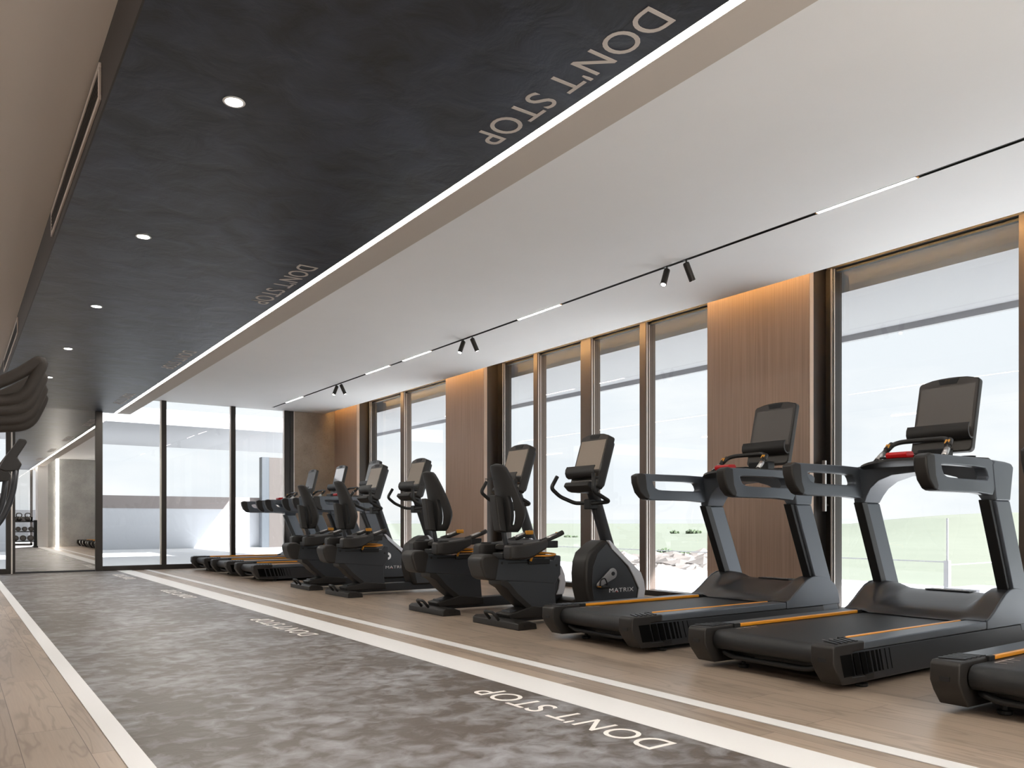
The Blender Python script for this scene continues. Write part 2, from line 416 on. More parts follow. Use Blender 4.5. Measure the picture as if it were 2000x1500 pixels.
# end glazing at y = YB
def end_posts(w, xs):
    for a, b in xs:
        bm = bmesh.new(); box(bm, a, b, YB - .02, YB + .10, .001, ZW if a > 2.62 else ZD)
        mobj('post', bm, 'frame', w, bevel=.004)
w4 = bpy.data.objects.new('window_4', None); COL.objects.link(w4); w4['kind'] = 'structure'
end_posts(w4, [(2.04, 2.15), (3.11, 3.19), (4.34, 4.42), (5.37, 5.47), (5.48, 5.55)])
B('sill', (2.15, 5.37, YB - .03, YB + .10, .001, .085), 'frame', w4, bevel=.004)
B('gasket', [(3.085, 3.109, YB - .005, YB + .05, .085, ZW), (4.32, 4.339, YB - .005, YB + .05, .085, ZW), (5.35, 5.369, YB - .005, YB + .05, .085, ZW), (5.551, 5.568, YB - .01, YB + .02, .001, ZW)], 'alu', w4)
for a, b, z in ((2.15, 3.085, ZW + .05), (3.19, 4.32, ZW + .05), (4.42, 5.35, ZW + .05)):
    bm = bmesh.new(); v = [bm.verts.new(c) for c in ((a, YB + .03, .085), (b, YB + .03, .085), (b, YB + .03, z), (a, YB + .03, z))]; bm.faces.new(v)
    mobj('pane', bm, 'glass', w4)
w5 = bpy.data.objects.new('window_5', None); COL.objects.link(w5); w5['kind'] = 'structure'
end_posts(w5, [(.825, .86), (.73, .80), (-.6, -.5), (-2.0, -1.9)])
B('sill', (-5, .73, YB - .03, YB + .10, .001, .085), 'frame', w5)
B('gasket', (.802, .822, YB - .01, YB + .04, .001, ZD), 'alu', w5)
for a, b in ((-5, -2.0), (-1.9, -.6), (-.5, .73)):
    bm = bmesh.new(); v = [bm.verts.new(c) for c in ((a, YB + .03, .085), (b, YB + .03, .085), (b, YB + .03, ZW), (a, YB + .03, ZW))]; bm.faces.new(v)
    mobj('pane', bm, 'glass', w5)
mi = thing('mirror', 'tall mirror panel filling the end wall between two dark frames, reflecting the gym behind', 'mirror', (1.45, YB, 0))
B('mirror_sheet', (-.589, .589, .02, .03, .03, ZD), 'mirror', mi)
B('backing', (-.589, .589, .031, .06, .001, ZD), 'frame', mi)
B('plinth', (-.589, .589, -.005, .019, .001, .03), 'side_tm', mi)

# rear glazing (seen only in the mirror)
w6 = bpy.data.objects.new('window_6', None); COL.objects.link(w6); w6['kind'] = 'structure'
B('frame', [(-1.2, 2.44, -3.2, -3.1, 0, .08), (2.36, 2.44, -3.2, -3.1, 0, ZW), (1.70, 1.80, -3.2, -3.1, 0, ZW), (.4, .5, -3.2, -3.1, 0, ZW), (-1.2, -1.1, -3.2, -3.1, 0, ZW), (-1.2, 2.44, -3.2, -3.1, .85, 1.05)], 'frame', w6)
bm = bmesh.new(); v = [bm.verts.new(c) for c in ((-1.2, -3.15, .08), (2.4, -3.15, .08), (2.4, -3.15, ZW), (-1.2, -3.15, ZW))]; bm.faces.new(v)
mobj('pane', bm, 'glass', w6)

# ------------------------------------------------------------------ lights of the room and added fill lamps
o = thing('ceiling_strip_light', 'long continuous warm white strip light along the edge of the dark ceiling', 'strip light', (2.3675, 0, ZD))
B('diffuser', (-.0215, .0215, -3.1, YB - .005, .004, .012), 'led', o)
B('channel', (-.0222, .0222, -3.1, YB - .005, .012, .028), 'white', o)
o = thing('wall_strip_light', 'vertical warm strip light on the concrete wall seen in the mirror', 'strip light', (3.0, YR, 0))
B('diffuser', (-.045, .045, .012, .02, .002, ZW - .005), 'led', o)
B('channel', (-.05, .05, .0005, .012, .002, ZW - .005), 'white', o)
# track
o = thing('lighting_track', 'black lighting track recessed along the white ceiling', 'track', (5.04, 0, ZW))
B('channel', [(-.0185, .0185, -.7, 15.16, .012, .028), (-.0185, -.013, -.7, 15.16, -.002, .012), (.013, .0185, -.7, 15.16, -.002, .012)], 'trackm', o)
segs = [(13.56, 14.40, 'farthest linear light of the ceiling track, above the rear treadmills'), (10.18, 10.94, 'lit linear light, second from the far end of the ceiling track'),
        (9.0, 9.76, 'lit linear light, third from the far end of the ceiling track'), (6.33, 7.06, 'lit linear light between the two nearer pairs of track spotlights'),
        (2.69, 3.40, 'nearest and longest looking linear light on the ceiling track')]
for a, b, l in segs:
    o = thing('ceiling_light', l, 'light', (5.04, (a + b) / 2, ZW), 'linear lights in the ceiling track')
    hl = (b - a) / 2
    B('diffuser', (-.0125, .0125, -hl, hl, -.003, .006), 'led2', o)
    B('end_cap', (-.0128, .0128, -hl - .012, -hl, -.003, .006), 'orange', o); B('end_cap', (-.0128, .0128, hl, hl + .012, -.003, .006), 'orange', o)
def spotlight(y, sgn, label):
    o = thing('track_spotlight', label, 'spotlight', (5.04, y, ZW), 'spotlights on the ceiling track')
    B('adapter', (-.012, .012, -.03, .03, -.004, .010), 'trackm', o)
    T('stem', [(0, 0, -.003), (0, 0, -.035)], .006, 'spotb', o, round_=0)
    a = R(24) * sgn
    bm = bmesh.new(); lathe(bm, [(.018, .012), (.026, .006), (.027, -.005), (.027, -.150), (.022, -.150), (.021, -.143)])
    hd = mobj('lamp_head', bm, 'spotb', o, smooth=False, bevel=.0015); hd.location = (0, 0, -.035); hd.rotation_euler = (R(-6), a, 0)
    bm = bmesh.new(); lathe(bm, [(.0005, -.1485), (.0195, -.1485), (.0195, -.1455)])
    mobj('lens', bm, 'spotg', hd)
    return o
sp = [(12.05, 1, 'left spotlight of the farthest pair on the ceiling track'), (11.88, -1, 'right spotlight of the farthest pair on the ceiling track'),
      (8.20, 1, 'left spotlight of the middle pair on the ceiling track'), (8.0, -1, 'right spotlight of the middle pair on the ceiling track'),
      (4.86, 1, 'left spotlight of the nearest pair, its lens lit towards us'), (4.64, -1, 'right spotlight of the nearest pair, tilted towards the windows')]
for a in sp: spotlight(*a)
o = thing('lighting_track', 'added black track for fill lights over the unseen left half of the gym', 'track', (-2.2, 0, ZW))  # added track out of view, carries the fill lamps below
B('channel', (-.0185, .0185, -.7, 15.0, -.02, -.001), 'trackm', o)
for a in range(6):  # assumed linear lamps, put in to brighten the interior
    o = thing('ceiling_light', '%s added fill light from the rear on the unseen track over the left half' % 'first second third fourth fifth sixth'.split()[a], 'light', (-2.2, .6 + 2.5 * a, ZW - .0205), 'added fill lights over the unseen left half of the gym')
    B('diffuser', (-.03, .03, -.75, .75, -.03, -.0005), 'led2', o)
# downlights
def downlight(y, label):
    o = thing('downlight', label, 'downlight', (1.055, y, ZD), 'downlights in the dark ceiling')
    bm = bmesh.new(); lathe(bm, [(.047, -.001), (.050, -.004), (.048, -.006), (.040, -.006), (.038, -.004), (.038, -.001)], seg=28)
    mobj('ring', bm, 'white', o, smooth=False)
    bm = bmesh.new(); lathe(bm, [(.0005, -.0045), (.0378, -.0045), (.0378, -.001)], seg=28)
    mobj('lens', bm, 'dl', o)
    L = bpy.data.lights.new('downlight_lamp', 'SPOT'); L.energy = 70; L.spot_size = R(85); L.spot_blend = .8; L.shadow_soft_size = .03; L.color = (1, .95, .90)
    lo = bpy.data.objects.new('downlight_lamp', L); link(lo, o); lo.location = (0, 0, -.02)
for y, l in ((3.71, 'nearest and largest looking downlight in the dark ceiling'), (5.81, 'second nearest downlight in the dark ceiling'), (7.93, 'third nearest downlight, middle of the visible row'),
             (10.04, 'fourth downlight, just beyond the second air vent'), (12.16, 'fifth downlight, beside the foam handlebars'), (14.27, 'farthest downlight near the end glazing'), (1.6, 'downlight above the camera end of the track')):
    downlight(y, l)
# vents in the riser
def vent(y0, y1, label):
    o = thing('air_vent', label, 'vent', (.575, (y0 + y1) / 2, 0), 'slot vents in the ceiling step')
    h = (y1 - y0) / 2; z0, z1 = 2.825, 3.0
    B('frame', [(-.012, -.0005, -h, h, z0, z0 + .025), (-.012, -.0005, -h, h, z1 - .025, z1), (-.012, -.0005, -h, -h + .03, z0 + .025, z1 - .025), (-.012, -.0005, h - .03, h, z0 + .025, z1 - .025)], 'vent', o, bevel=.002)
    B('backing', (-.003, -.0008, -h + .03, h - .03, z0 + .025, z1 - .025), 'ventd', o)
    B('slat', [(-.011, -.003, -h + .03, h - .03, z0 + .038 + .022 * k, z0 + .045 + .022 * k) for k in range(5)], 'riser', o)
vent(4.16, 6.36, 'large slot air vent in the ceiling step, nearest one'); vent(9.82, 12.46, 'smaller looking slot air vent further along the ceiling step')
# lettering
ln = ['nearest', 'second nearest', 'third nearest', 'farthest']
for k in range(4):
    y = 2.14 + 3.635 * k
    o = thing('ceiling_lettering', "%s pale DON'T STOP lettering on the dark ceiling" % ln[k], 'lettering', (2.12, y, ZD), "DON'T STOP lettering on the ceiling")
    for wd_, off, le in (("DON'T", 0, .64), ('STOP', .72, .52)):
        text_obj('word', wd_, 1, .002, (0, off, 0), (0, 1, 0), (1, 0, 0), 'letterceil', o, length=le, height=.155, spacing=1.05)
    o = thing('floor_lettering', "%s white DON'T STOP lettering on the dark running track" % ln[k], 'lettering', (2.275, y, .0032), "DON'T STOP lettering on the floor")
    for wd_, off, le in (("DON'T", 0, .64), ('STOP', .72, .52)):
        text_obj('word', wd_, 1, .001, (0, off, 0), (0, 1, 0), (-1, 0, 0), 'letter', o, length=le, height=.155, spacing=1.05)

# ------------------------------------------------------------------ treadmill (x forward, origin under its rear edge, centred)
def make_treadmill(loc, label, group):
    t = thing('treadmill', label, 'treadmill', loc, group)
    W = .475
    for s in (-1, 1):
        def yy(a, b): return (a * s, b * s) if s > 0 else (b * s, a * s)
        y0, y1 = yy(.352, .475)
        bm = bmesh.new(); prism(bm, [(.27, .198), (.27, .241), (1.585, .246), (1.585, .198)], y0, y1)
        rail = mobj('side_rail', bm, 'frame_tm', t, bevel=.008)
        a0, a1 = yy(.36, .468)
        bm = bmesh.new(); prism(bm, [(.14, .045), (.14, .197), (2.08, .197), (2.26, .15), (2.26, .06), (2.20, .04), (.30, .030)], a0, a1)
        pan = mobj('side_panel', bm, 'side_tm', t, bevel=.008)
        # slanted cooling slots
        bm = bmesh.new(); x = .055
        wd = [.095, .045, .040, .032, .024, .017, .011, .005, .004]
        for w_ in wd:
            yo0, yo1 = yy(.4685, .4765 if x < .28 else .4705)
            prism(bm, [(x, .186), (x + w_, .186), (x + w_ + .035, .074), (x + .035, .074)], yo0, yo1); x += w_ + .018 + (.02 if w_ < .012 else 0)
        mobj('cooling_slots', bm, 'void', pan)
        # rear cap
        c0, c1 = yy(.345, .4755)
        bm = bmesh.new(); prism(bm, [(.0, .228), (-.002, .150), (.028, .10), (.085, .034), (.30, .030), (.30, .068), (.17, .070), (.17, .192), (.27, .196), (.275, .243), (.02, .241)], c0, c1)
        cap = mobj('end_cap', bm, 'plast', t, bevel=.009)
        m = (c0 + c1) / 2
        B('slot', (-.0045, .002, m - .025, m + .02, .152, .172), 'black', cap)
        bm = bmesh.new()
        for k in range(5):
            x_ = .045 + k * .042
            ya, yb = yy(.362, .462)
            v = [bm.verts.new(c) for c in ((x_, ya, .2425), (x_ + .018, ya, .2425), (x_ + .018 + (.045 if s < 0 else 0), yb, .2425), (x_ + (.045 if s < 0 else 0), yb, .2425))]
            for q in v: q.co.x += (.045 if s > 0 and abs(q.co.y) < .4 else 0) * 1
            f = bm.faces.new(v); r = bmesh.ops.extrude_face_region(bm, geom=[f])
            for g in r['geom']:
                if isinstance(g, bmesh.types.BMVert): g.co.z += .005
        mobj('grip_ribs', bm, 'side_tm', cap)
        # orange guide strip along the belt
        o0, o1 = yy(.333, .3515)
        bm = bmesh.new(); prism(bm, [(.30, .226), (.30, .247), (1.53, .250), (1.53, .228)], o0, o1)
        st_ = mobj('guide_strip', bm, 'orange', t, bevel=.005)
        B('strip_end', [(.25, .30, o0 - .001, o1 + .001, .222, .248), (1.53, 1.58, o0 - .001, o1 + .001, .224, .250)], 'black', st_, bevel=.003)
        # feet
        for x_ in (.25, 1.95):
            fy = (.27 if s > 0 else -.435) if x_ < 1 else s * .36
            bm = bmesh.new(); lathe(bm, [(.028, 0), (.032, .004), (.032, .017), (.012, .020), (.012, .040), (.020, .041), (.020, .06)], c=(x_ + (.06 if fy < 0 and x_ < 1 else 0), fy, 0), seg=16)
            ft = mobj('foot', bm, 'black', t)
            if x_ < 1: B('foot_bracket', (x_ - .03 + (.06 if fy < 0 else 0), x_ + .05 + (.06 if fy < 0 else 0), fy - .04, fy + .04, .042, .07), 'black', ft)
        # upright leaning back towards the runner
        u0, u1 = yy(.392, .470)
        bm = bmesh.new(); prism(bm, [(2.065, .15), (2.27, .15), (1.905, .985), (1.712, .985)], u0, u1)
        up = mobj('upright', bm, 'frame_tm', t, bevel=.010)
        d0, d1 = yy(.386, .452)
        bm = bmesh.new(); prism(bm, [(2.01, .20), (2.08, .20), (1.735, .99), (1.665, .99)], d0, d1)
        mobj('upright_trim', bm, 'black', up, bevel=.006)
        # looped handrail
        outer = [(.885, 1.225), (.892, 1.165), (.925, 1.09), (.975, 1.045), (1.04, 1.028), (1.25, 1.027), (1.50, 1.027), (1.68, 1.015), (1.735, 1.10), (1.70, 1.20), (1.66, 1.236), (1.45, 1.240), (1.20, 1.238), (.95, 1.238)]
        inner = [(1.065, 1.176), (1.075, 1.150), (1.095, 1.125), (1.13, 1.113), (1.17, 1.110), (1.28, 1.108), (1.45, 1.108), (1.60, 1.108), (1.615, 1.125), (1.60, 1.155), (1.575, 1.178), (1.44, 1.184), (1.25, 1.184), (1.10, 1.182)]
        bm = bmesh.new(); h0, h1 = yy(.398, .470); ringprism(bm, outer, inner, h0, h1)
        arm = mobj('handrail', bm, 'frame_tm', t, bevel=.014, seg=3, angle=25)
        bm = bmesh.new()
        prism(bm, [(.880, 1.222), (.886, 1.163), (.920, 1.086), (.972, 1.040), (1.02, 1.0265), (1.03, 1.06), (1.0, 1.12), (.985, 1.236), (.93, 1.242)], h0 - .003, h1 + .003)
        mobj('rail_tip', bm, 'plast', arm, bevel=.014, seg=3, angle=25)
    # belt and rollers
    bm = bmesh.new(); arc = [(.118 - .055 * math.cos(a) * 1.0, .168 + .055 * math.sin(a)) for a in [R(-90) + R(180) * k / 12 for k in range(13)]]
    prof = [(.118 - .055 * math.sin(R(180) * k / 12), .113 + .0555 * (1 - math.cos(R(180) * k / 12))) for k in range(13)]
    prism(bm, prof + [(1.66, .228), (1.66, .118)], -.338, .338)
    belt = mobj('running_belt', bm, 'belt', t, smooth=False)
    for p in belt.data.polygons: p.use_smooth = abs(p.normal.y) < .5
    w = belt.modifiers.new('e', 'EDGE_SPLIT'); w.split_angle = R(35)
    bm = bmesh.new()
    for s in (-1, 1):
        for k in range(3):
            x = .22 + k * .065; y = s * .30
            for (ax, ay, bx, by) in ((x, y, x + .06, y), (x, y, x + .015, y - s * .045)):
                d = Vector((bx - ax, by - ay, 0)).normalized(); nrm = Vector((-d.y, d.x, 0)) * .0034
                v = [bm.verts.new(c) for c in (Vector((ax, ay, .2262 + ax * .003)) + nrm, Vector((bx, by, .2262 + bx * .003)) + nrm, Vector((bx, by, .2262 + bx * .003)) - nrm, Vector((ax, ay, .2262 + ax * .003)) - nrm)]
                bm.faces.new(v)
    mobj('belt_marks', bm, 'mark', belt)
    T('rear_bar', [(.20, -.345, .095), (.12, -.31, .10), (.12, -.24, .078), (.12, .24, .078), (.12, .31, .10), (.20, .345, .095)], .015, 'black', t, round_=.03)
    B('underframe', [(.24, 2.15, -.33, .33, .07, .108), (1.90, 2.0, -.38, .38, .03, .0695)], 'black', t)
    # motor cover
    def lerp(tab, x):
        for (a, za), (b, zb) in zip(tab, tab[1:]):
            if x <= b:
                q = max(0, (x - a) / (b - a)); q = q * q * (3 - 2 * q) if False else q
                return za + (zb - za) * q
        return tab[-1][1]
    ctab = [(1.58, .232), (1.61, .238), (1.65, .276), (1.70, .298), (1.80, .325), (1.90, .350), (2.00, .370), (2.10, .376), (2.18, .370), (2.24, .345), (2.275, .28), (2.29, .12)]
    stab = [(1.58, .247), (1.63, .262), (1.70, .306), (1.77, .356), (1.84, .400), (1.90, .422), (1.97, .428), (2.05, .420), (2.13, .40), (2.20, .36), (2.25, .30), (2.29, .16)]
    xs = [1.585, 1.61, 1.63, 1.65, 1.68, 1.72, 1.77, 1.82, 1.87, 1.92, 1.97, 2.02, 2.07, 2.12, 2.16, 2.20, 2.24, 2.27, 2.285, 2.29]
    ys = [0, .12, .22, .27, .29, .31, .33, .35, .37, .40, .43, .455, .461]
    ys = [-y for y in ys[::-1]] + ys[1:]
    rows = []
    for x in xs:
        r = []
        for y in ys:
            e = (abs(y) - .27) / .09; e = max(0, min(1, e)); e = e * e * (3 - 2 * e)
            z = lerp(ctab, x) * (1 - e) + lerp(stab, x) * e
            if abs(y) < .335 and x < 1.63: z = max(z, .234)
            taper = 1
            r.append((x, y * taper, z))
        z0 = .20 if x < 2.10 else .062
        r = [(x, r[0][1], .20 if x < 2.05 else z0)] + r + [(x, r[-1][1], .20 if x < 2.05 else z0)]
        rows.append(r)
    bm = bmesh.new(); V = grid(bm, rows)
    bm.faces.new(V[-1][::-1]); 
    hood = mobj('motor_cover', bm, 'hood', t, smooth=True)
    hood.modifiers.new('e', 'EDGE_SPLIT').split_angle = R(50)
    for s in (-1, 1):
        a0, a1 = (.4605, .4765) if s > 0 else (-.4765, -.4605)
        bm = bmesh.new(); prism(bm, [(1.592, .199), (1.592, .250)] + [(x, z + .003) for x, z in stab[1:-1]] + [(2.275, .20), (2.0, .199)], a0, a1)
        mobj('shoulder_plate', bm, 'frame_tm', t, bevel=.004)
    pl = B('nameplate', (2.06, 2.16, -.15, .15, .376, .384), 'side_tm', t, bevel=.002)
    text_obj('plate_text', 'MATRIX', 1, .001, (2.085, .12, .384), (0, -1, 0), (1, 0, 0), 'mark', pl, length=.24, height=.05)
    # console bridge between the uprights
    st_ = [(-.474, .984, 1.712, 1.902, 1.225, 1.665, 1.945), (-.435, .984, 1.705, 1.905, 1.240, 1.655, 1.945), (-.392, .984, 1.700, 1.900, 1.246, 1.645, 1.945), (-.365, 1.035, 1.685, 1.905, 1.248, 1.63, 1.94), (-.33, 1.085, 1.67, 1.91, 1.250, 1.62, 1.94),
           (-.26, 1.135, 1.65, 1.91, 1.252, 1.60, 1.94), (-.15, 1.168, 1.63, 1.91, 1.256, 1.585, 1.94), (0, 1.178, 1.62, 1.91, 1.258, 1.58, 1.94)]
    st_ = st_ + [(-a[0],) + a[1:] for a in st_[:-1][::-1]]
    bm = bmesh.new(); rings = []
    for (y, zb, xb0, xb1, zt, xt0, xt1) in st_:
        mz = zb * .45 + zt * .55
        rings.append([bm.verts.new(c) for c in ((xb0, y, zb), (xb0 * .5 + xt0 * .5 - .005, y, mz), (xt0, y, zt - .02), (xt0 + .03, y, zt), (xt1 - .03, y, zt - .008), (xt1, y, zt - .03), (xb1 * .5 + xt1 * .5 + .005, y, mz), (xb1, y, zb))])
    for a, b in zip(rings, rings[1:]):
        for k in range(8): bm.faces.new((a[k], a[(k + 1) % 8], b[(k + 1) % 8], b[k]))
    bm.faces.new(rings[0]); bm.faces.new(rings[-1][::-1])
    br = mobj('console_bridge', bm, 'frame_tm', t, bevel=.010, seg=2, angle=30)
    # dark control shelf
    bm = bmesh.new(); rows = []
    for k in range(13):
        y = -.36 + .06 * k; c = 1 - (y / .36) ** 2
        rows.append([(1.60 - .20 * c, y, 1.228 + .015 * c), (1.60 - .20 * c + .01, y, 1.243 + .018 * c), (1.66 - .1 * c, y, 1.258 + .016 * c), (1.86, y, 1.262 + .016 * c), (1.90, y, 1.250), (1.88, y, 1.225), (1.64 - .15 * c, y, 1.215)])
    V = grid(bm, rows)
    for r in (V[0][::-1], V[-1]): bm.faces.new(r)
    for a, b in zip(V, V[1:]): bm.faces.new((a[0], b[0], b[-1], a[-1]))
    sh = mobj('control_shelf', bm, 'plast', t, smooth=True); sh.modifiers.new('e', 'EDGE_SPLIT').split_angle = R(40)
    for s in (-1, 1):
        bm = bmesh.new(); lathe(bm, [(.045, 1.262), (.048, 1.274), (.043, 1.275), (.040, 1.266)], c=(1.78, s * .27, 0), seg=20); mobj('cup_ring', bm, 'black', sh)
    bm = bmesh.new(); prism(bm, [(1.42, 1.262), (1.405, 1.285), (1.425, 1.302), (1.49, 1.306), (1.51, 1.29), (1.50, 1.262)], -.07, .07)
    mobj('stop_button', bm, 'red', t, bevel=.006)
    B('key_pad', (1.50, 1.55, -.16, .16, 1.270, 1.283), 'black', sh, bevel=.003)
    # heart rate bar
    P = [(1.56, .225, 1.255), (1.625, .215, 1.305), (1.70, .195, 1.372), (1.735, .15, 1.395), (1.735, -.15, 1.395), (1.70, -.195, 1.372), (1.625, -.215, 1.305), (1.56, -.225, 1.255)]
    hb = T('handlebar', P, .0165, 'plast', t, round_=.05)
    for s in (1, -1):
        T('pulse_sensor', [(1.578, s * .2225, 1.269), (1.64, s * .211, 1.318)], .0185, 'chrome', hb, round_=0)
        T('button_pod', [(1.662, s * .205, 1.340), (1.712, s * .192, 1.380)], .0215, 'plast', hb, round_=0)
        B('button', [(-.004, .0, -.014, -.002, -.016, .016), (-.004, .0, .002, .014, -.016, .016)], 'yellow', hb).matrix_local = Matrix.Translation((1.667, s * .199, 1.366)) @ Matrix.Rotation(R(38), 4, 'Y')
    # display
    dsp = display(t, (1.972, 0, 1.325), 13.5, .41, .52, .045, tray=True)
    B('display_neck', (1.86, 1.95, -.10, .10, 1.262, 1.345), 'black', t, bevel=.01)
    return t

def display(parent, foot, tilt, w, h, th, tray=False, body='bezel', scr='screen'):
    """upright slab whose face looks towards -x, tilted back; foot is the middle of its lower edge"""
    a = R(tilt); F = Vector(foot); ux = Vector((math.sin(a), 0, math.cos(a))); nx = Vector((-math.cos(a), 0, math.sin(a))); uy = Vector((0, 1, 0))
    def outline(w_, h0, h1, arch, r, n=5):
        pts = []
        def corner(cx, cz, a0):
            for k in range(n + 1):
                q = a0 + R(90) * k / n; pts.append((cx + r * math.cos(q), cz + r * math.sin(q)))
        corner(w_ / 2 - r, h1 - r, 0)
        for k in range(1, 6):
            y = (w_ / 2 - r) * (1 - 2 * k / 6); pts.append((y, h1 + arch * (1 - (y / (w_ / 2)) ** 2)))
        corner(-w_ / 2 + r, h1 - r, R(90)); corner(-w_ / 2 + r, h0 + r, R(180)); corner(w_ / 2 - r, h0 + r, R(270))
        return pts
    def slab(name, pts, n0, n1, mat, par, bevel=0):
        bm = bmesh.new()
        A = [bm.verts.new(F + uy * y + ux * z + nx * n0) for y, z in pts]; Bv = [bm.verts.new(F + uy * y + ux * z + nx * n1) for y, z in pts]
        bm.faces.new(A); bm.faces.new(Bv[::-1])
        for i in range(len(pts)): bm.faces.new((A[i], A[(i + 1) % len(pts)], Bv[(i + 1) % len(pts)], Bv[i]))
        return mobj(name, bm, mat, par, bevel=bevel, angle=50)
    d = slab('display', outline(w, 0, h, .022, .03), -th, 0, 'plast', parent, bevel=.006)
    if th > .06:
        slab('rear_shell', outline(w * .86, .03, h - .03, .02, .03), -th - .035, -th + .001, 'bikegrey', d, bevel=.008)
    slab('bezel', outline(w - .014, .008, h - .008, .021, .026), 0, .003, body, d, bevel=.001)
    slab('screen', [(-w / 2 + .022, .165), (w / 2 - .022, .165), (w / 2 - .022, h - .045), (-w / 2 + .022, h - .045)], .003, .0042, scr, d)
    slab('camera_notch', [(-.055, h - .030), (.055, h - .030), (.07, h + .006), (-.07, h + .006)], .003, .006, 'black', d)
    # half pipe tray across the lower part
    if tray:
        bm = bmesh.new(); rows = []
        for y in (-w / 2 - .004, -w / 2 + .10, 0, w / 2 - .10, w / 2 + .004):
            r = []
            prof_o = [(.004, .085), (.030, .075), (.062, .085), (.083, .112), (.088, .145), (.080, .175)]
            prof_i = [(.072, .172), (.079, .145), (.074, .118), (.056, .094), (.030, .086), (.004, .095)]
            for n_, h_ in prof_o + prof_i:
                r.append(F + uy * y + nx * n_ + ux * h_)
            rows.append(r)
        V = grid(bm, rows)
        for a_, b_ in zip(V, V[1:]): bm.faces.new((a_[0], b_[0], b_[-1], a_[-1]))
        bm.faces.new(V[0][::-1]); bm.faces.new(V[-1])
        o = mobj('media_tray', bm, 'plast', d, smooth=True); o.modifiers.new('e', 'EDGE_SPLIT').split_angle = R(40)
    return d

NEAR = 'treadmills in the near row'; FAR = 'treadmills in front of the end glazing'
t1 = make_treadmill((3.555, 2.785, 0), 'black treadmill with its screen against the wide window pane, whole machine in view', NEAR)
dup(t1, (3.555, 4.205, 0), 'black treadmill beside the recumbent bikes, its screen against a walnut panel', NEAR)
dup(t1, (3.572, 1.372, 0), 'black treadmill cut off by the frame, only its rear end showing', NEAR)
dup(t1, (3.56, -.045, 0), 'treadmill beside the rear wall, seen only in the mirror', NEAR)
dup(t1, (3.50, 14.52, 0), 'black treadmill standing right against the end glazing, last of the far row', FAR)
dup(t1, (3.50, 13.18, 0), 'middle black treadmill of the three before the end glazing', FAR)
dup(t1, (3.50, 11.83, 0), 'black treadmill of the far row standing next to the recumbent bikes', FAR)

